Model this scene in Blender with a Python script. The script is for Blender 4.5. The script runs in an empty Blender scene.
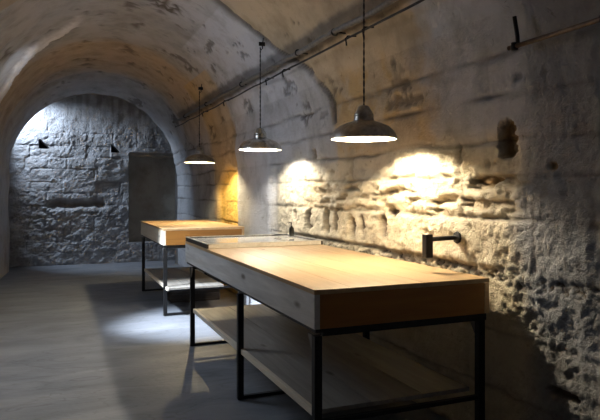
import bpy, bmesh, math, random
from mathutils import Vector, noise, Matrix
random.seed(7)
S = bpy.context.scene
C = S.collection
PI = math.pi

# ------------------------------------------------------------ helpers
def link(o, parent=None):
    C.objects.link(o)
    if parent: o.parent = parent
    return o
def obj(name, bm, mat, parent=None, smooth=False):
    me = bpy.data.meshes.new(name); bm.to_mesh(me); bm.free()
    if smooth:
        for p in me.polygons: p.use_smooth = True
    if mat: me.materials.append(mat)
    return link(bpy.data.objects.new(name, me), parent)
def thing(name, label, cat, loc=(0, 0, 0), group=None):
    o = bpy.data.objects.new(name, None); C.objects.link(o)
    o.empty_display_size = .1
    o.location = loc; o['label'] = label; o['category'] = cat
    if group: o['group'] = group
    return o
def tag(o, label, cat, group=None):
    o['label'] = label; o['category'] = cat
    if group: o['group'] = group
    return o
def struct(o): o['kind'] = 'structure'; return o
def add_box(bm, x0, x1, y0, y1, z0, z1, bev=0.0):
    r = bmesh.ops.create_cube(bm, size=1)
    for v in r['verts']:
        v.co = Vector(((x0+x1)/2+v.co.x*(x1-x0), (y0+y1)/2+v.co.y*(y1-y0), (z0+z1)/2+v.co.z*(z1-z0)))
    if bev:
        es = list({e for v in r['verts'] for e in v.link_edges})
        bmesh.ops.bevel(bm, geom=es, offset=bev, segments=2, affect='EDGES', profile=.6)
def bx(*a, bev=.002):
    bm = bmesh.new(); add_box(bm, *a, bev=bev); return bm
def add_tube(bm, pts, rad, seg=10, caps=True):
    pts = [Vector(p) for p in pts]; rings = []
    for i, p in enumerate(pts):
        d = (pts[min(i+1, len(pts)-1)]-pts[max(i-1, 0)]).normalized()
        up = Vector((0, 0, 1)) if abs(d.z) < .9 else Vector((1, 0, 0))
        a = d.cross(up).normalized(); b = d.cross(a).normalized()
        rr = rad[i] if isinstance(rad, (list, tuple)) else rad
        rings.append([bm.verts.new(p+rr*(math.cos(t)*a+math.sin(t)*b)) for t in [2*PI*k/seg for k in range(seg)]])
    for r0, r1 in zip(rings, rings[1:]):
        for k in range(seg): bm.faces.new((r0[k], r0[(k+1) % seg], r1[(k+1) % seg], r1[k]))
    if caps:
        bm.faces.new(rings[0]); bm.faces.new(list(reversed(rings[-1])))
    return bm
def tube(pts, rad, seg=10): return add_tube(bmesh.new(), pts, rad, seg)
def lathe(prof, seg=48, closed=False):
    bm = bmesh.new(); rings = []
    for r, z in prof:
        if r < 1e-5: rings.append([bm.verts.new((0, 0, z))]*seg)
        else: rings.append([bm.verts.new((r*math.cos(2*PI*k/seg), r*math.sin(2*PI*k/seg), z)) for k in range(seg)])
    pairs = list(zip(rings, rings[1:]))
    if closed: pairs.append((rings[-1], rings[0]))
    for a, b in pairs:
        for k in range(seg):
            f = []
            for v in (a[k], a[(k+1) % seg], b[(k+1) % seg], b[k]):
                if v not in f: f.append(v)
            if len(f) > 2: bm.faces.new(f)
    bmesh.ops.recalc_face_normals(bm, faces=bm.faces)
    return bm

# ------------------------------------------------------------ materials
def new_mat(name):
    m = bpy.data.materials.new(name); m.use_nodes = True
    nt = m.node_tree; b = nt.nodes['Principled BSDF']
    return m, nt, b
def N(nt, t, **kw):
    n = nt.nodes.new(t)
    for k, v in kw.items():
        if k in n.inputs: n.inputs[k].default_value = v
        else: setattr(n, k, v)
    return n
def ramp(nt, stops):
    n = nt.nodes.new('ShaderNodeValToRGB'); e = n.color_ramp.elements
    while len(e) < len(stops): e.new(.5)
    for q, (p, c) in zip(e, stops):
        q.position = p; q.color = (*c, 1) if len(c) == 3 else c
    return n
def metal(name, col, rough, met=1.0, bump=.0):
    m, nt, b = new_mat(name)
    tc = N(nt, 'ShaderNodeTexCoord'); no = N(nt, 'ShaderNodeTexNoise', Scale=35.0, Detail=4.0)
    nt.links.new(tc.outputs['Object'], no.inputs['Vector'])
    r = ramp(nt, [(.3, [c*.7 for c in col]), (.7, [min(1, c*1.2) for c in col])])
    nt.links.new(no.outputs['Fac'], r.inputs[0]); nt.links.new(r.outputs[0], b.inputs['Base Color'])
    b.inputs['Metallic'].default_value = met; b.inputs['Roughness'].default_value = rough
    if bump:
        bp = N(nt, 'ShaderNodeBump', Strength=bump, Distance=.005)
        nt.links.new(no.outputs['Fac'], bp.inputs['Height']); nt.links.new(bp.outputs[0], b.inputs['Normal'])
    return m
def wood(name, dark, light, axis='Y', rough=.5, knots=True, boards=0.0, ):
    m, nt, b = new_mat(name)
    tc = N(nt, 'ShaderNodeTexCoord'); mp = N(nt, 'ShaderNodeMapping')
    sc = {'X': (1.2, 14, 14), 'Y': (14, 1.2, 14)}[axis]
    mp.inputs['Scale'].default_value = sc
    nt.links.new(tc.outputs['Object'], mp.inputs['Vector'])
    no = N(nt, 'ShaderNodeTexNoise', Scale=1.6, Detail=7.0, Roughness=.62, Distortion=.6)
    nt.links.new(mp.outputs[0], no.inputs['Vector'])
    r = ramp(nt, [(.3, dark), (.7, light)])
    nt.links.new(no.outputs['Fac'], r.inputs[0]); col = r.outputs[0]
    if knots:
        mk = N(nt, 'ShaderNodeMapping'); mk.inputs['Scale'].default_value = {'X': (2.2, 6, 6), 'Y': (6, 2.2, 6)}[axis]
        nt.links.new(tc.outputs['Object'], mk.inputs['Vector'])
        vo = N(nt, 'ShaderNodeTexVoronoi', Scale=1.0); nt.links.new(mk.outputs[0], vo.inputs['Vector'])
        kr = ramp(nt, [(.05, (.22, .16, .12)), (.13, (1, 1, 1))]); nt.links.new(vo.outputs['Distance'], kr.inputs[0])
        mx = N(nt, 'ShaderNodeMix', data_type='RGBA', blend_type='MULTIPLY'); mx.inputs[0].default_value = .8
        nt.links.new(col, mx.inputs[6]); nt.links.new(kr.outputs[0], mx.inputs[7]); col = mx.outputs[2]
    nt.links.new(col, b.inputs['Base Color'])
    bp = N(nt, 'ShaderNodeBump', Strength=.15, Distance=.004)
    nt.links.new(no.outputs['Fac'], bp.inputs['Height']); nt.links.new(bp.outputs[0], b.inputs['Normal'])
    b.inputs['Roughness'].default_value = rough
    return m
def stone_mat(name, fine=70., strength=.5, vcol=True, base=(.5, .5, .5)):
    m, nt, b = new_mat(name)
    tc = N(nt, 'ShaderNodeTexCoord')
    n1 = N(nt, 'ShaderNodeTexNoise', Scale=3.5, Detail=8.0, Roughness=.65)
    n2 = N(nt, 'ShaderNodeTexNoise', Scale=fine, Detail=5.0, Roughness=.7)
    n3 = N(nt, 'ShaderNodeTexNoise', Scale=16.0, Detail=6.0, Roughness=.7, Distortion=1.2)
    for n in (n1, n2, n3): nt.links.new(tc.outputs['Object'], n.inputs['Vector'])
    r1 = ramp(nt, [(.3, (.62, .60, .57)), (.55, (1, 1, 1)), (.75, (1.0, .98, .95))]); nt.links.new(n1.outputs['Fac'], r1.inputs[0])
    r3 = ramp(nt, [(.27, (.35, .30, .25)), (.38, (1, 1, 1))]); nt.links.new(n3.outputs['Fac'], r3.inputs[0])
    mx = N(nt, 'ShaderNodeMix', data_type='RGBA', blend_type='MULTIPLY'); mx.inputs[0].default_value = .8
    if vcol:
        at = N(nt, 'ShaderNodeVertexColor', layer_name='tone'); nt.links.new(at.outputs['Color'], mx.inputs[6])
    else: mx.inputs[6].default_value = (*base, 1)
    nt.links.new(r1.outputs[0], mx.inputs[7])
    mx2 = N(nt, 'ShaderNodeMix', data_type='RGBA', blend_type='MULTIPLY'); mx2.inputs[0].default_value = .75
    nt.links.new(mx.outputs[2], mx2.inputs[6]); nt.links.new(r3.outputs[0], mx2.inputs[7])
    nt.links.new(mx2.outputs[2], b.inputs['Base Color'])
    b.inputs['Roughness'].default_value = .92; b.inputs['Specular IOR Level'].default_value = .15
    ad = N(nt, 'ShaderNodeMath', operation='ADD')
    nt.links.new(n2.outputs['Fac'], ad.inputs[0]); nt.links.new(n3.outputs['Fac'], ad.inputs[1])
    bp = N(nt, 'ShaderNodeBump', Strength=strength, Distance=.022)
    nt.links.new(ad.outputs[0], bp.inputs['Height']); nt.links.new(bp.outputs[0], b.inputs['Normal'])
    return m

M = {}
M['stone'] = stone_mat('limestone', 55., .8)
M['plaster'] = stone_mat('vault_plaster', 50., .35)
M['pine'] = wood('pine_top', (.36, .235, .12), (.50, .345, .19), 'Y', .42)
M['pine_x'] = wood('pine_end', (.235, .09, .010), (.32, .13, .018), 'X', .5)
M['grey_wood'] = wood('weathered_board', (.42, .42, .42), (.66, .66, .65), 'Y', .6)
M['pale_wood'] = wood('pale_board', (.58, .52, .42), (.75, .70, .60), 'Y', .55)
M['shelf_wood'] = wood('shelf_board', (.20, .19, .175), (.32, .305, .28), 'Y', .5)
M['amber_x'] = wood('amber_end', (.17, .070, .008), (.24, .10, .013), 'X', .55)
M['dark_wood'] = wood('dark_board', (.02, .014, .01), (.045, .03, .02), 'X', .6)
M['iron'] = metal('black_iron', (.018, .018, .02), .5, .6, .1)
M['steel'] = metal('brushed_steel', (.55, .54, .52), .26, 1)
M['dark_steel'] = metal('aged_steel', (.42, .40, .37), .33, 1)
M['pipe'] = metal('grey_conduit', (.16, .155, .15), .6, .3)
M['rust'] = metal('rusty_pipe', (.20, .15, .11), .6, .4, .3)
M['rim'] = metal('pale_rim', (.62, .61, .57), .35, .5)
M['enamel'] = metal('white_enamel', (.82, .80, .74), .4, 0)
m, nt, b = new_mat('grey_glass'); b.inputs['Roughness'].default_value = .14
no = N(nt, 'ShaderNodeTexNoise', Scale=5.0, Detail=5.0); r = ramp(nt, [(.35, (.34, .335, .31)), (.7, (.48, .47, .44))])
nt.links.new(no.outputs['Fac'], r.inputs[0]); nt.links.new(r.outputs[0], b.inputs['Base Color']); M['glass'] = m
m, nt, b = new_mat('bottle_glass'); b.inputs['Base Color'].default_value = (.02, .018, .012, 1); b.inputs['Roughness'].default_value = .12; M['bottle'] = m
def glow(name, col, st):
    m, nt, b = new_mat(name); b.inputs['Base Color'].default_value = (.8, .8, .8, 1)
    b.inputs['Emission Color'].default_value = (*col, 1); b.inputs['Emission Strength'].default_value = st
    return m

# floor: worn grey concrete
m, nt, b = new_mat('worn_concrete')
tc = N(nt, 'ShaderNodeTexCoord'); mp = N(nt, 'ShaderNodeMapping'); mp.inputs['Rotation'].default_value = (0, 0, .35); mp.inputs['Scale'].default_value = (1, 2.6, 1)
nt.links.new(tc.outputs['Object'], mp.inputs['Vector'])
n1 = N(nt, 'ShaderNodeTexNoise', Scale=1.3, Detail=9.0, Roughness=.6, Distortion=.8); nt.links.new(mp.outputs[0], n1.inputs['Vector'])
r1 = ramp(nt, [(.25, (.12, .13, .145)), (.5, (.185, .20, .23)), (.75, (.26, .275, .30))]); nt.links.new(n1.outputs['Fac'], r1.inputs[0])
n2 = N(nt, 'ShaderNodeTexNoise', Scale=.9, Detail=3.0, Roughness=.5, Distortion=2.2); nt.links.new(mp.outputs[0], n2.inputs['Vector'])
r2 = ramp(nt, [(.485, (1, 1, 1)), (.5, (.5, .48, .46)), (.515, (1, 1, 1))]); nt.links.new(n2.outputs['Fac'], r2.inputs[0])
mx = N(nt, 'ShaderNodeMix', data_type='RGBA', blend_type='MULTIPLY'); mx.inputs[0].default_value = .45
nt.links.new(r1.outputs[0], mx.inputs[6]); nt.links.new(r2.outputs[0], mx.inputs[7]); nt.links.new(mx.outputs[2], b.inputs['Base Color'])
n3 = N(nt, 'ShaderNodeTexNoise', Scale=30.0, Detail=6.0); nt.links.new(tc.outputs['Object'], n3.inputs['Vector'])
bp = N(nt, 'ShaderNodeBump', Strength=.25, Distance=.01); nt.links.new(n3.outputs['Fac'], bp.inputs['Height']); nt.links.new(bp.outputs[0], b.inputs['Normal'])
b.inputs['Roughness'].default_value = .55
M['floor'] = m

# ------------------------------------------------------------ the vault shell
def fbm(x, y, z, o=4, s=1.0):
    return noise.fractal(Vector((x*s, y*s, z*s)), 0.9, 2.1, o)
def sm(a, b, x):
    if a == b: return 1.0 if x > a else 0.0
    t = max(0., min(1., (x-a)/(b-a))); return t*t*(3-2*t)
def box_m(x, a, b, w): return sm(a-w, a+w, x)*(1-sm(b-w, b+w, x))
def mixc(a, b, t): return tuple(p+(q-p)*t for p, q in zip(a, b))

def ring(Y):
    """x0, z0, r of the barrel at a given depth"""
    if Y <= 10.15: return .68, 1.8, 1.43
    t = sm(10.15, 10.3, Y)*.25+.75*max(0, min(1, (Y-10.3)/.8))
    return .68+.02*t, 1.8-.15*t, 1.43-.05*t
COURSE = [.0, .30, .62, .93, 1.2, 1.43, 1.615, 1.83, 2.03]
JO = {}
for i in range(len(COURSE)):
    y = -1.0+random.random()*.5; L = []
    while y < 10.5: L.append(y); y += random.uniform(.38, .72)
    JO[i] = L
NICHE = [(4.98, 1.10, .05, .10, .05), (4.62, 1.10, .045, .11, .09), (4.45, 1.11, .045, .10, .05), (4.15, 1.07, .055, .09, .07),
         (3.98, 1.09, .04, .08, .045), (3.68, 1.10, .06, .08, .06), (2.44, 1.64, .06, .085, .06), (4.88, 1.68, .06, .06, .05),
         (3.55, 1.20, .07, .03, .05), (2.12, 1.46, .03, .03, .02), (5.32, 1.12, .05, .05, .04), (2.62, 1.40, .10, .025, .05),
         (2.08, .42, .10, .02, .04)]
WW = (.52, .545, .60); WARM = (.50, .40, .26); GREY = (.36, .355, .355); OCH = (.60, .42, .17); BROWN = (.40, .32, .22)
DARK = (.07, .055, .04); CREAM = (.76, .68, .50)

def joint_y(z):                 # the transverse joint where the limewashed bay begins
    return 5.35-.95*(1-sm(2.0, 2.95, z)) + .06*noise.noise(Vector((0, z*4, 3)))
def shell(side, X, Y, z, th):
    """returns outward displacement and tone. side: 'L','A','R'; th = arc angle from +x"""
    n1 = fbm(X*1.3, Y*1.3, z*1.3, 4)
    n2 = fbm(X*6+9, Y*6, z*6, 4)
    n3 = fbm(X*19+3, Y*19, z*19, 3)
    d = .018*n1+.004*n2
    # base tone by bay
    jy = joint_y(z)
    near = 1-sm(jy-.03, jy+.03, Y)
    col = mixc(WW, GREY, .5+.5*n1*.8)
    right = 1.0 if X > .68 else 0.0
    warm_near = near*sm(.5, 1.6, X)*sm(2.75, 3.15, Y+.4*n1)*.85
    col = mixc(col, WARM, max(0, min(1, warm_near)))
    col = mixc(col, BROWN, near*(1-sm(.9, 1.7, X))*.7)
    col = mixc(col, (.58, .43, .25), .62*box_m(Y+.25*n1, 7.9, 9.95, .3)*sm(1.9, 2.5, z))  # warm lamp bounce off the tables painted in as a band
    if X > 1.7: col = mixc(col, OCH, .55*box_m(Y, 7.15, 8.45, .1))
    if X > 1.4: col = mixc(col, WW, .9*box_m(Y, max(jy, 5.0), 7.1, .08)*sm(-.1, .1, Y-jy))
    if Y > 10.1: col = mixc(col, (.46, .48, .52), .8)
    if X < .2: col = mixc(col, BROWN, .45*sm(.4, -.5, X)*(1-sm(-.3, .4, n1)))
    if X > 1.2 and z > 1.5: col = mixc(col, (.47, .51, .58), .8*(1-sm(2.95, 3.2, Y+.3*n1+.1*n2))); col = mixc(col, (.50, .34, .14), .6*sm(-.1, .4, n2+n1*.5)*box_m(Y, 3.15, 4.4, .15)*box_m(z, 1.6, 2.25, .1))
    if X > 1.5: col = mixc(col, (.13, .12, .115), .7*box_m(z+.02*n2, 2.46, 2.60, .02)*sm(2.6, 3.0, Y)*(1-sm(9.6, 10, Y)))
    # step of the bay
    if z > 1.7 and X > .9: d += .03*near*sm(1.7, 2.2, z)
    # joint crack
    if X > .9 and z > 1.9:
        g = math.exp(-((Y-jy)/.022)**2)*sm(-.5, .1, n2+.25)
        d += .025*g; col = mixc(col, DARK, .75*g)
    # scattered spalls on the vault
    sp = fbm(X*5, Y*2.6+20, z*5, 3)
    k = sm(.48, .60, sp+.40*n3)*sm(-.3, .5, n1+.3)
    if z > 1.9: d += .014*k; col = mixc(col, DARK, .6*k)
    # the big flake near the crown
    q = math.exp(-(((X-1.02)/.22)**2+((Y-6.05)/.20)**2))
    k = sm(.22, .34, q*(.45+1.1*n3+.7*n2)) if z > 2.6 else 0
    d += .02*k*(1 if n3 > 0 else -.6); col = mixc(col, (.10, .08, .06), .85*k)
    # ridge of an old arch on the left, light along it painted pale
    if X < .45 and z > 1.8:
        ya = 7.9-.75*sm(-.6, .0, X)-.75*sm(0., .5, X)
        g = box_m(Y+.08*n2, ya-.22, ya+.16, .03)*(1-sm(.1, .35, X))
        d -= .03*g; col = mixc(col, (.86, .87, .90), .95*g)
    # the step of the crown at the back arch
    if side == 'R' or (X > 1.7 and z < 2.35):
        R = box_m(Y+.15*n1, 2.28, 5.85, .12)*(1-sm(1.5, 1.72, z+.10*n1))       # exposed rough masonry
        low = R*(1-sm(1.38, 1.5, z))
        blk = box_m(Y, 7.12, 8.3, .03)*(1-sm(1.55, 1.72, z+.9*abs(Y-7.65)**2*.8))  # blocked opening behind small table
        pl = box_m(Y, 5.9, 7.08, .05)*(1-sm(1.75, 2.3, z))
        col = mixc(col, CREAM, R*.85); col = mixc(col, (.80, .54, .16), blk)
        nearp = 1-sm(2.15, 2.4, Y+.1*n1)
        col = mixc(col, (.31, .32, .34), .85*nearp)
        ns = noise.turbulence(Vector((Y*7, z*9, 1)), 4, False)
        ns2 = noise.turbulence(Vector((Y*20, z*24, 5)), 3, False)
        c1 = noise.fractal(Vector((Y*9, z*11, 1)), .45, 2.2, 5); c2 = noise.fractal(Vector((Y*30, z*34, 7)), .4, 2.1, 3)
        pit = sm(.25, .8, noise.fractal(Vector((Y*14, z*17, 11)), .5, 2.2, 4))
        d += R*(.010*c1+.008*c2+.018*pit)*(.45+.55*sm(.7, .95, z))+blk*(.07+.014*c1+.006*c2)+nearp*(.006*c1+.004*c2+.006*pit+.012*fbm(Y*2.6, z*2.6, 9, 4))
        col = mixc(col, (.30, .23, .15), .45*pit*max(R*sm(.6, .95, z), blk)+.2*pit*nearp)
        streak = fbm(Y*9, z*1.5, 4, 4)
        d += (1-R)*(1-pl)*.006*streak
        d += -.07*pl
        # courses
        for i, zc in enumerate(COURSE):
            zw = zc+(.018+.03*(i > 5))*noise.noise(Vector((Y*1.7, i*3.1, 0)))+.008*noise.noise(Vector((Y*9, i*3.1, 0)))
            if abs(z-zw) < .05:
                gg = max(0, .55+.1*(z > 1.5)+1.1*noise.noise(Vector((Y*1.9, i*7., 2))))
                g = math.exp(-((z-zw)/.011)**2)*min(1, gg)*(1-.85*pl)*(1-.5*nearp)
                d += .022*g; col = mixc(col, (.10, .08, .055), .8*g)
            zt = COURSE[i+1] if i+1 < len(COURSE) else 2.2
            if zc < z < zt:
                for yj in JO[i]:
                    if abs(Y-yj) < .05:
                        g = math.exp(-((Y-yj)/.012)**2)*max(0, min(1, .3+1.2*noise.noise(Vector((yj*5, i*7., z*3)))))*(1-.85*pl)*(1-.6*nearp)*(1-.75*(z > 1.62))*(1-.8*(z < .9))
                        d += .018*g; col = mixc(col, (.14, .11, .08), .7*g)
                # each block sits at its own depth
                idx = sum(1 for yj in JO[i] if yj < Y)
                d += (R*.030+blk*.02+.004)*noise.noise(Vector((idx*3.7, i*5.3, 8)))
                tn = noise.noise(Vector((idx*2.3+.4, i*4.1, 15)))
                col = mixc(col, (.62, .45, .25) if tn > 0 else (.52, .50, .46), min(1, abs(tn)*1.3)*(.45*R+.08*near*(1-nearp)))
        # eroded strata
        st = box_m(z+.05*n1, 1.21, 1.44, .02)*box_m(Y, 2.3, 4.9, .15)
        e = sm(.05, .5, fbm(Y*4, z*16, 2, 4)+.1)
        d += .045*st*e-.02*st; col = mixc(col, (.36, .27, .17), .55*st*e)
        # row of upright teeth stones
        tt = box_m(z, .95, 1.19, .01)*box_m(Y, 2.35, 5.4, .05)
        d -= .018*tt
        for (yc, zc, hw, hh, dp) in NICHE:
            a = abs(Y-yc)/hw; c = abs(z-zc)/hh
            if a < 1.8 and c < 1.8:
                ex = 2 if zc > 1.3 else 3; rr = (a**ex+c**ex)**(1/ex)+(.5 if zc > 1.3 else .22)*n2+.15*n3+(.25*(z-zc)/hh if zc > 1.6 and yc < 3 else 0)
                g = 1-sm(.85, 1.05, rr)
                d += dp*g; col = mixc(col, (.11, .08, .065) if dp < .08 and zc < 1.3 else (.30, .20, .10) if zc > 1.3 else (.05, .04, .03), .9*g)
        # rubble edge along the table
        rb = box_m(z, .87, .935, .012)*box_m(Y, 1.6, 5.3, .1)
        d += rb*(.003+.022*max(0, c2)); col = mixc(col, (.14, .11, .08), rb*sm(.1, .5, c2))
        # lower right crumbling corner
        lo = (1-sm(.75, 1.0, z))*box_m(Y+.1*n1, 1.95, 2.5, .06)
        d += lo*(.006*c1+.004*c2+.006*pit)
        d += .035*(1-sm(1.6, 1.9, z))
        if side == 'R' and z < .96 and 2.3 < Y < 5.4: d = max(d, -.018)
    else:
        bl = sm(1.6, 2.3, z)
        d += .01*n2*.6
    return d, col

def build_shell():
    ys = []; y = -1.6
    while y < 11.08:
        ys.append(y); y += .10 if y < 1.4 else (.0125 if y < 3.2 else (.018 if y < 6 else .028))
    ys.append(11.08)
    cols = []                              # (side, param)
    for i in range(14): cols.append(('L', i/14))
    nA1, nA2 = 62, 78
    for i in range(nA1): cols.append(('A', PI-(PI-1.1)*i/nA1))
    for i in range(nA2): cols.append(('A', 1.1-1.1*i/nA2))
    nR = 150
    for i in range(nR+1): cols.append(('R', 1-i/nR))
    V = []; K = []
    for Y in ys:
        x0, z0, r = ring(Y)
        for side, p in cols:
            if side == 'L': X, z, n = x0-r, z0*p, (-1, 0)
            elif side == 'R': X, z, n = x0+r, z0*p, (1, 0)
            else: X, z, n = x0+r*math.cos(p), z0+r*math.sin(p), (math.cos(p), math.sin(p))
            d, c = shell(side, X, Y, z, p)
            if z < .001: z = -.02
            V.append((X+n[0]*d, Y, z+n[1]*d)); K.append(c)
    nc = len(cols)
    parts = {'wall_left': (0, 14), 'ceiling': (14, 14+nA1+nA2-22), 'wall_right': (14+nA1+nA2-22, nc-1)}
    for name, (a, b) in parts.items():
        w = b-a+1; verts = []; kk = []
        for j in range(len(ys)):
            verts += V[j*nc+a:j*nc+b+1]; kk += K[j*nc+a:j*nc+b+1]
        faces = [(j*w+i, j*w+i+1, (j+1)*w+i+1, (j+1)*w+i) for j in range(len(ys)-1) for i in range(w-1)]
        me = bpy.data.meshes.new(name); me.from_pydata(verts, [], faces); me.update()
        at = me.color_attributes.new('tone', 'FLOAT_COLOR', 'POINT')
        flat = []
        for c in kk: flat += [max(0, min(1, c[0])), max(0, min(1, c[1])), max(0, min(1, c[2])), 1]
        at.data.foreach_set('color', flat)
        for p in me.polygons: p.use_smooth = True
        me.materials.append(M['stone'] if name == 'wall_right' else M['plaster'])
        o = link(bpy.data.objects.new(name, me)); struct(o)
build_shell()

# ------------------------------------------------------------ back chamber
BY = 11.72
def back_wall():
    xs = [-1.6+.02*i for i in range(int(4.6/.02)+1)]; zs = [-.02+.02*i for i in range(int(3.9/.02)+1)]
    bj = {}
    hs = [0, .22, .42, .66, .86, 1.08, 1.3, 1.5, 1.74, 1.95, 2.16, 2.4, 2.62, 2.9, 3.2, 3.6]
    for i in range(len(hs)):
        x = -1.6+random.random()*.4; L = []
        while x < 3.2: L.append(x); x += random.uniform(.3, .6)
        bj[i] = L
    V = []; K = []
    for z in zs:
        for x in xs:
            n1 = fbm(x*1.2, 5, z*1.2); n2 = fbm(x*6, 9, z*6); n3 = fbm(x*17, 2, z*17, 3)
            ns = noise.turbulence(Vector((x*6, z*7, 3)), 4, False)
            rough = 1-sm(2.35, 2.7, z+.15*n1)*.85
            low = sm(1.0, .5, z)
            c1 = noise.fractal(Vector((x*8, z*10, 1)), .45, 2.2, 5)
            d = .03*n1+rough*(.013*c1+.006*n3)*(.55+.7*sm(1.4, .9, z))
            c = mixc((.50, .52, .56), (.36, .36, .37), max(0, min(1, .5+n2)))
            for i, zc in enumerate(hs):
                zw = zc+.015*noise.noise(Vector((x*3, i, 0)))
                if abs(z-zw) < .05:
                    g = math.exp(-((z-zw)/.014)**2)*rough*max(0, min(1, .4+noise.noise(Vector((x*2.5, i*3., 5)))*1.2))
                    d += .012*g; c = mixc(c, (.15, .15, .16), .4*g)
                zt = hs[i+1] if i+1 < len(hs) else 4
                if zc < z <= zt:
                    for xj in bj[i]:
                        if abs(x-xj) < .05:
                            g = math.exp(-((x-xj)/.014)**2)*rough*max(0, .3+noise.noise(Vector((xj*4, z*4, 5))))
                            d += .02*g; c = mixc(c, (.15, .15, .16), .4*g)
                    idx = sum(1 for q in bj[i] if q < x)
                    d += rough*.012*noise.noise(Vector((idx*3.3, i*4.7, 1)))
            # long slot, a ledge's shadow line put into the shape and colour
            zl = 1.10+.03*noise.noise(Vector((x*5, 0, 0)))
            g = math.exp(-((z-zl)/.055)**2)*box_m(x, -.05, .85, .12)
            d += .11*g; c = mixc(c, (.2, .17, .14), .4*g)
            # streaks high up
            if z > 2.3:
                s_ = fbm(x*13, 3, z*1.2, 3); c = mixc(c, (.22, .21, .20), max(0, min(.6, .3+s_))*sm(2.3, 2.8, z)*sm(.0, .7, x))
            # put-log holes
            for hx, hz in ((-.16, 2.19), (1.07, 2.15)):
                u, w = x-hx, z-hz
                w *= 1.3; u *= 1.35
                if -.12 < w < .12 and -.12 < u < .15:
                    inside = (w > -.10) and (u > -.09) and (w < .11-1.0*(u+.07)*1.0-.02) if True else False
                    if inside: d += .22; c = (.03, .03, .035)
            # blocked recess on the right
            if x > 1.33 and .37 < z < 2.08:
                d = .13+.004*n1; c = mixc((.40, .37, .32), (.33, .31, .27), .5+n1)
                if z > 2.0: d = .02
            V.append((x, BY+d, z)); K.append(c)
    w = len(xs)
    faces = [(j*w+i, j*w+i+1, (j+1)*w+i+1, (j+1)*w+i) for j in range(len(zs)-1) for i in range(w-1)]
    me = bpy.data.meshes.new('wall_back'); me.from_pydata(V, [], faces); me.update()
    at = me.color_attributes.new('tone', 'FLOAT_COLOR', 'POINT'); flat = []
    for c in K: flat += [*c, 1]
    at.data.foreach_set('color', flat)
    me.materials.append(M['stone']); struct(link(bpy.data.objects.new('wall_back', me)))
back_wall()
# arch face wall behind the vault end, chamber side walls and its roof
def arch_face():
    bm = bmesh.new(); Y0, Y1 = 11.06, 11.10
    x0, z0, r = ring(11.08); n = 48
    inner = [(x0-r, -.02)]+[(x0+(r+.0)*math.cos(PI-PI*i/n), z0+r*math.sin(PI-PI*i/n)) for i in range(n+1)]+[(x0+r, -.02)]
    outer = []
    for (x, z) in inner:
        dx, dz = x-x0, max(z-z0, 0)
        k = 2.0/max(abs(dx), abs(dz), .01)
        outer.append((x0+dx*k, z if z < z0 else z0+dz*k))
    for Y in (Y0, Y1):
        a = [bm.verts.new((x, Y, z)) for x, z in inner]; c = [bm.verts.new((x, Y, z)) for x, z in outer]
        for i in range(len(a)-1): bm.faces.new((a[i], a[i+1], c[i+1], c[i]))
    return bm
M['plain'] = stone_mat('chamber_plaster', 50., .4, False, (.42, .43, .45))
struct(obj('wall_partition', arch_face(), M['plain']))
struct(obj('wall_chamber_left', bx(-1.42, -1.3, 11.1, 11.95, -.02, 3.85, bev=0), M['plain']))
struct(obj('wall_chamber_right', bx(2.7, 2.82, 11.1, 11.95, -.02, 3.85, bev=0), M['plain']))
struct(obj('ceiling_chamber', bx(-1.42, 2.82, 11.0, 12.0, 3.45, 3.6, bev=0), M['plain']))

# floor
def floor():
    bm = bmesh.new()
    nx, ny = 60, 130
    g = [[bm.verts.new((-1.7+5.0*i/nx, -1.6+13.6*j/ny, .006*noise.noise(Vector((i*.12, j*.12, 0)))-.004)) for i in range(nx+1)] for j in range(ny+1)]
    for j in range(ny):
        for i in range(nx): bm.faces.new((g[j][i], g[j][i+1], g[j+1][i+1], g[j+1][i]))
    return bm
struct(obj('floor', floor(), M['floor'], smooth=True))

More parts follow.
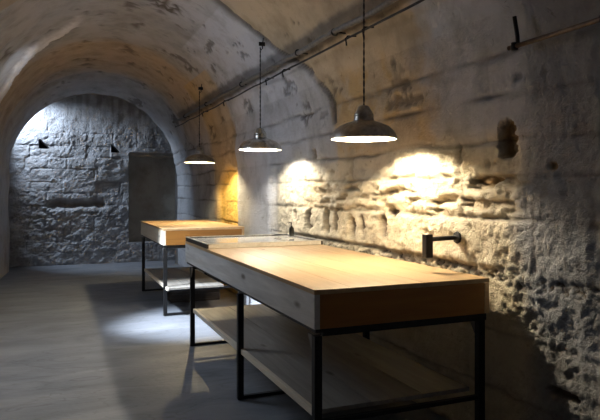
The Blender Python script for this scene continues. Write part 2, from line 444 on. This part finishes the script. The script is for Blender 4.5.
# ------------------------------------------------------------ tables
def make_table(label, X0, X1, Y0, Y1, H, apron, legY, shelf, facem, endm, legw=.038, topm=None):
    t = thing('work_table', label, 'table', ((X0+X1)/2, (Y0+Y1)/2, 0), 'work tables under the pendant lamps')
    cx, cy = (X0+X1)/2, (Y0+Y1)/2
    def P(name, bm, m, parent=t, sm_=False):
        bm.transform(Matrix.Translation((-cx, -cy, 0)))
        return obj(name, bm, m, parent, sm_)
    tt = .022; e = .001
    # top: five boards, one mesh
    bm = bmesh.new()
    n = 5; w = (X1-X0)/n
    for i in range(n): add_box(bm, X0+i*w+.0006, X0+(i+1)*w-.0006, Y0, Y1, H-tt, H, bev=.0015)
    P('tabletop', bm, topm or M['pine'])
    zt, zb = H-tt-e, H-apron
    P('apron', bx(X0+.002, X0+.03, Y0+.002, Y1-.002, zb, zt), facem)['label'] = 'weathered grey long side board'
    P('apron', bx(X1-.03, X1-.002, Y0+.002, Y1-.002, zb, zt), M['pine'])
    P('apron', bx(X0+.0315, X1-.0315, Y0+.002, Y0+.03, zb, zt), endm)['label'] = 'orange pine end board'
    P('apron', bx(X0+.0315, X1-.0315, Y1-.03, Y1-.002, zb, zt), endm)
    # steel frame
    bm = bmesh.new(); fz0, fz1 = zb-.036, zb-.001
    a0, a1, b0, b1 = X0+.012, X1-.012, Y0+.012, Y1-.012
    add_box(bm, a0, a0+legw, b0, b1, fz0+.018, fz1); add_box(bm, a1-legw, a1, b0, b1, fz0, fz1)
    add_box(bm, a0+legw, a1-legw, b0, b0+legw, fz0, fz1); add_box(bm, a0+legw, a1-legw, b1-legw, b1, fz0, fz1)
    P('frame', bm, M['iron'])
    for i, ly in enumerate(legY):
        for lx in (a0, a1-legw):
            l = P('leg', bx(lx, lx+legw, ly, ly+legw, .0, fz0, bev=.003), M['iron'])
            g = bmesh.new()
            ins = ly+legw/2
            s = -1 if i == len(legY)-1 else 1
            if i in (0, len(legY)-1):
                y_a = ly+legw if s > 0 else ly
                tri = [(y_a, fz0), (y_a+s*.055, fz0), (y_a, fz0-.085)]
                va = [g.verts.new((lx+.004, y, z)) for y, z in tri]; vb = [g.verts.new((lx+.010, y, z)) for y, z in tri]
                g.faces.new(va); g.faces.new(vb)
                for q in range(3): g.faces.new((va[q], va[(q+1) % 3], vb[(q+1) % 3], vb[q]))
                bmesh.ops.recalc_face_normals(g, faces=g.faces)
                g.transform(Matrix.Translation((-cx, -cy, 0)))
                go = obj('gusset', g, M['pipe'], l)
            else: g.free()
        P('foot_rail', bx(a0+legw, a1-legw, ly+.004, ly+legw-.004, .0, .022), M['iron'])
    sx1, sz, sy0, sy1 = shelf
    bm = bmesh.new(); n = 3; w = (sx1-(X0+.02))/n
    for i in range(n): add_box(bm, X0+.055+i*w*.955, X0+.055+(i+1)*w*.955-.003, sy0, sy1, sz-.022, sz, bev=.002)
    sh = P('shelf', bm, M['shelf_wood'])
    P('shelf_edge', bx(X0+.03, X0+.053, sy0, sy1, sz-.03, sz+.003), M['pale_wood'])['label'] = 'pale edge strip of the lower shelf'
    # rails that carry the shelf
    for ly in legY: P('shelf_rail', bx(a0+legw, a1-legw, ly+.006, ly+legw-.006, sz-.052, sz-.0305), M['iron'])
    return t
make_table('long pine worktable in the foreground with grey side board and black steel legs', 1.09, 2.075, 2.48, 5.34, .90, .18,
           (2.50, 3.72, 5.16), (2.02, .325, 2.56, 5.15), M['grey_wood'], M['pine_x'])
make_table('shorter pine worktable standing further back near the end wall', 1.09, 2.00, 6.50, 8.28, .94, .18,
           (6.53, 8.22), (1.74, .31, 6.44, 8.15), M['pale_wood'], M['amber_x'])

# dark crate under the small table
cr = thing('storage_crate', 'low dark wooden crate on the floor under the further table', 'crate', (1.61, 7.5, 0))
bm = bmesh.new(); add_box(bm, -.3, .3, -.25, .25, .0, .02, bev=.002)
obj('base', bm, M['dark_wood'], cr)
for y in (-.24, .24):
    bm = bmesh.new()
    for k in range(3): add_box(bm, -.3, .3, y-.009, y+.009, .0225+k*.074, .0925+k*.074, bev=.002)
    obj('side_panel', bm, M['dark_wood'], cr)
for x in (-.29, .29):
    bm = bmesh.new()
    for k in range(3): add_box(bm, x-.009, x+.009, -.229, .229, .0225+k*.074, .0925+k*.074, bev=.002)
    obj('end_panel', bm, M['dark_wood'], cr)

# shallow framed glass tray at the far end of the big table
tr = thing('display_tray', 'shallow grey glass tray with pale rim on the far end of the long table', 'tray', (1.585, 4.94, .9012))
w, l, hh = .49, .395, .037
bm = bmesh.new()
add_box(bm, -w, -w+.014, -l, l, 0, hh-.006); add_box(bm, w-.014, w, -l, l, 0, hh-.006)
add_box(bm, -w+.014, w-.014, l-.014, l, 0, hh-.006)
obj('tray_side', bm, M['dark_wood'], tr)['label'] = 'dark sides of the tray'
obj('front_lip', bx(-w+.0145, w-.0145, -l, -l+.0135, 0, hh-.006), M['pale_wood'], tr)['label'] = 'pale wooden front lip'
bm = bmesh.new(); q = .016
add_box(bm, -w-.002, -w+q, -l-.002, l+.002, hh-.0055, hh); add_box(bm, w-q, w+.002, -l-.002, l+.002, hh-.0055, hh)
add_box(bm, -w+q, w-q, -l-.002, -l+q, hh-.0055, hh); add_box(bm, -w+q, w-q, l-q, l+.002, hh-.0055, hh)
obj('rim', bm, M['rim'], tr)['label'] = 'pale metal rim'
obj('glass_pane', bx(-w+.0145, w-.0145, -l+.0145, l-.0145, hh-.022, hh-.012), M['glass'], tr)

# bottle with pump and a small dish on the tray
ZT = .9012+hh
b_ = thing('pump_bottle', 'small dark bottle with a thin pump on the tray by the wall', 'bottle', (1.985, 5.02, ZT+.0004))
obj('body', lathe([(0, 0), (.020, 0), (.0225, .004), (.0225, .066), (.018, .078), (.009, .084), (.009, .092), (0, .092)], 24), M['bottle'], b_, True)
obj('pump', add_tube(tube([(0, 0, .0925), (0, 0, .125)], .004, 8), [(0, 0, .121), (-.012, 0, .124), (-.035, 0, .118)], .0035, 8), M['iron'], b_, True)
o = obj('dish', lathe([(0, 0), (.03, 0), (.042, .010), (.040, .010), (.028, .003), (0, .003)], 28), M['iron'], None, True)
o.location = (1.90, 5.14, ZT-.0115+.012); tag(o, 'small flat black dish lying beside the dark bottle on the tray', 'dish')
o.scale = (1, 1, 1)

# ------------------------------------------------------------ pendant lamps
def make_lamp(label, X, Y, zr, R, hook_z, steel, power, tint, parts=None):
    k = R/.2
    t = thing('pendant_lamp', label, 'lamp', (X, Y, zr), 'row of pendant lamps')
    out = [(.2, 0), (.203, .004), (.200, .012), (.193, .030), (.178, .054), (.150, .078), (.110, .096), (.075, .107), (.056, .114)]
    inn = [(r-.0035, z-.003 if z > .02 else z) for r, z in reversed(out)]
    obj('lamp_shade', lathe([(r*k, z*k) for r, z in out], 64), steel, t, True)
    obj('inner_reflector', lathe([(r*k, z*k) for r, z in inn], 64), M['enamel'], t, True)['label'] = 'white enamel inside of the shade'
    obj('shade_rim', lathe([(.2035*k, .0), (.2045*k, .003), (.2035*k, .006), (.1965*k, .004), (.1965*k, .0)], 64, True), M['rim'], t, True)
    obj('lamp_neck', lathe([(p*k, z*k) for p, z in [(.060, .112), (.062, .120), (.058, .126), (.057, .142), (.060, .146), (.057, .152), (.050, .168), (.038, .184), (.034, .196), (.024, .204), (.008, .208), (0, .208)]], 40), steel, t, True)
    bulb = obj('bulb', lathe([(p*k, z*k) for p, z in [(0, .068), (.017, .072), (.029, .085), (.031, .098), (.024, .114), (.014, .126)]], 24), glow('bulb_glow_%g' % power, tint, power), t, True)
    obj('socket', lathe([(.015*k, .124*k), (.018*k, .124*k), (.018*k, .146*k), (0, .146*k)], 20), M['iron'], t, True)
    # twin twisted cable, braided
    H = hook_z-zr; bm = bmesh.new(); n = 70
    for ph in (0, PI):
        add_tube(bm, [(.003*math.cos(ph+i*.8), .003*math.sin(ph+i*.8), .206*k+(H-.206*k)*i/n) for i in range(n+1)], .0028, 6)
    obj('cord', bm, M['iron'], t, True)
    hk = bmesh.new()
    add_tube(hk, [(.0, 0, H-.01), (.012, 0, H-.022), (.022, 0, H-.008), (.022, 0, H+.02), (.03, 0, H+.09)], .005, 8)
    add_box(hk, -.012, .045, -.006, .006, H+.015, H+.05)
    obj('ceiling_hook', hk, M['iron'], t)
    return t
make_lamp('large dark steel pendant lamp hanging nearest over the long table', 1.745, 3.22, 1.66, .2, 2.70, M['dark_steel'], 2800, (1, .84, .60))
make_lamp('middle pendant lamp of bright brushed steel on a black ceiling hook', 1.755, 5.22, 1.72, .197, 2.66, M['steel'], 2000, (1, .90, .75))
make_lamp('small looking farthest pendant lamp over the shorter table', 1.70, 7.45, 1.70, .19, 2.60, M['dark_steel'], 2800, (1, .79, .45))

# ------------------------------------------------------------ pipes, cables, brackets
cp = thing('conduit_pipe', 'long grey conduit running along the vault above the lamps', 'pipe', (1.875, 6.5, 2.49))
pts = [(.008*math.sin(i*.9), -4.9+8.5*i/40, .006*math.sin(i*1.3)) for i in range(41)]
obj('tube', tube(pts, .020, 12), M['pipe'], cp, True)
for y in (-4.2, -2.6, -1.9, -.3, 1.3, 2.7):
    bm = bmesh.new()
    add_tube(bm, [(.024*math.cos(a*PI/6), y, .024*math.sin(a*PI/6)) for a in range(13)], .006, 6)
    add_box(bm, .025, .09, y-.008, y+.008, -.004, .004)
    obj('pipe_clamp', bm, M['iron'], cp)
cb = thing('power_cable', 'thin black cable clipped just below the grey conduit', 'cable', (1.90, 6.5, 2.415))
pts = [(.004*math.sin(i*.7), -4.9+8.5*i/80, -.008*abs(math.sin(i*PI/10))) for i in range(81)]
obj('wire', tube(pts, .008, 8), M['iron'], cb, True)
for y in (-3.0, -2.75, -1.5, -1.05, .5, 1.6):
    bm = bmesh.new()
    add_tube(bm, [(.07, y, .02), (.0, y, .012), (-.014, y, -.004), (-.008, y, -.03), (.0, y+.01, -.05)], .006, 6)
    obj('cable_clip', bm, M['iron'], cb)

wp = thing('wall_pipe', 'rusty pipe fixed to the right wall near the camera', 'pipe', (2.03, 2.25, 2.035))
obj('tube', tube([(0, .04, 0), (0, -.3, .0), (-.005, -.9, .004), (0, -1.8, 0)], .011, 12), M['rust'], wp, True)
obj('riser', tube([(.012, -.01, -.005), (.012, -.005, .05), (.008, .01, .145)], .010, 12), M['iron'], wp, True)
obj('elbow', lathe([(0, -.018), (.016, -.018), (.018, 0), (.016, .018), (0, .018)], 16), M['iron'], wp, True)
for y in (-.5, -1.3):
    obj('pipe_clamp', bx(-.012, .06, y-.012, y+.012, -.014, .014), M['iron'], wp)

# black wall bracket
wb = thing('wall_bracket', 'black iron bracket sticking out of the stone wall above the table', 'bracket', (2.13, 2.79, 1.085))
bm = lathe([(0, 0), (.034, 0), (.036, .004), (.034, .012), (.016, .018), (0, .018)], 8)
bm.transform(Matrix.Translation((-.018, 0, 0)) @ Matrix.Rotation(-PI/2, 4, 'Y'))
obj('wall_plate', bm, M['iron'], wb)
bm = lathe([(0, 0), (.008, 0), (.008, .018), (0, .018)], 8); bm.transform(Matrix.Rotation(-PI/2, 4, 'Y')); 
obj('bolt', bm, M['iron'], wb)
obj('arm', tube([(-.03, 0, 0), (-.205, 0, -.004)], .013, 12), M['iron'], wb, True)
obj('upright_bar', bx(-.243, -.2, -.022, .022, -.105, .024, bev=.004), M['iron'], wb)

# ------------------------------------------------------------ light
def spot(name, loc, target, e, col, size, blend=.6, rad=.05):
    l = bpy.data.lights.new(name, 'SPOT'); l.energy = e; l.color = col; l.spot_size = math.radians(size); l.spot_blend = blend; l.shadow_soft_size = rad
    o = bpy.data.objects.new(name, l); C.objects.link(o); o.location = loc
    o.rotation_euler = (Vector(target)-Vector(loc)).to_track_quat('-Z', 'Y').to_euler(); return o
def area(name, loc, target, e, col, sx, sy):
    l = bpy.data.lights.new(name, 'AREA'); l.shape = 'RECTANGLE'; l.size = sx; l.size_y = sy; l.energy = e; l.color = col
    o = bpy.data.objects.new(name, l); C.objects.link(o); o.location = loc
    o.rotation_euler = (Vector(target)-Vector(loc)).to_track_quat('-Z', 'Y').to_euler(); return o
spot('chamber_daylight', (-.85, 11.42, 3.0), (.75, 11.76, 1.5), 320, (.72, .84, 1), 84, .8, .06)
area('entrance_daylight', (.5, -1.3, 1.9), (.6, 4, 1.6), .6, (.74, .85, 1), 2.2, 2.2)
area('side_fill', (-.40, 5.0, 2.3), (1.15, 4.7, .7), 20, (.74, .85, 1), .9, 1.2)  # added cool fill for the table side boards, no window behind it
spot('ridge_fill', (.75, 5.4, 2.2), (-.38, 7.3, 2.72), 130, (.85, .92, 1), 17, 1, .1)  # added spot that brightens the ridge, has no fitting
spot('high_side_fill', (-.42, 6.0, 2.35), (1.5, 6.15, 0), 1700, (.80, .89, 1), 40, 1, .10)  # added cool spot for the floor between the tables, no source modelled
for lx, ly, lz, e in ((1.745, 3.22, 1.66, 20), (1.755, 5.22, 1.72, 4), (1.70, 7.45, 1.70, 22)):
    spot('reflector_bulb', (lx, ly, lz+.040), (lx+.01, ly+.04, 0), e, (1, .86, .64), 82, 1, .04)
W = bpy.data.worlds.new('World'); S.world = W; W.use_nodes = True
bg = W.node_tree.nodes['Background']; bg.inputs[0].default_value = (.55, .68, 1, 1); bg.inputs[1].default_value = .02

# ------------------------------------------------------------ camera
cam = bpy.data.cameras.new('camera'); co = bpy.data.objects.new('camera', cam); C.objects.link(co); S.camera = co
co.location = (0, 0, 1.35); co.rotation_euler = (PI/2, 0, -math.atan2(247, 600))
cam.sensor_fit = 'HORIZONTAL'; cam.sensor_width = 36; cam.lens = 36; cam.shift_y = -19.5/600; cam.clip_start = .05
vs = S.view_settings; vs.view_transform = 'Standard'; vs.look = 'None'; vs.exposure = 0; vs.gamma = 1; vs.use_curve_mapping = False
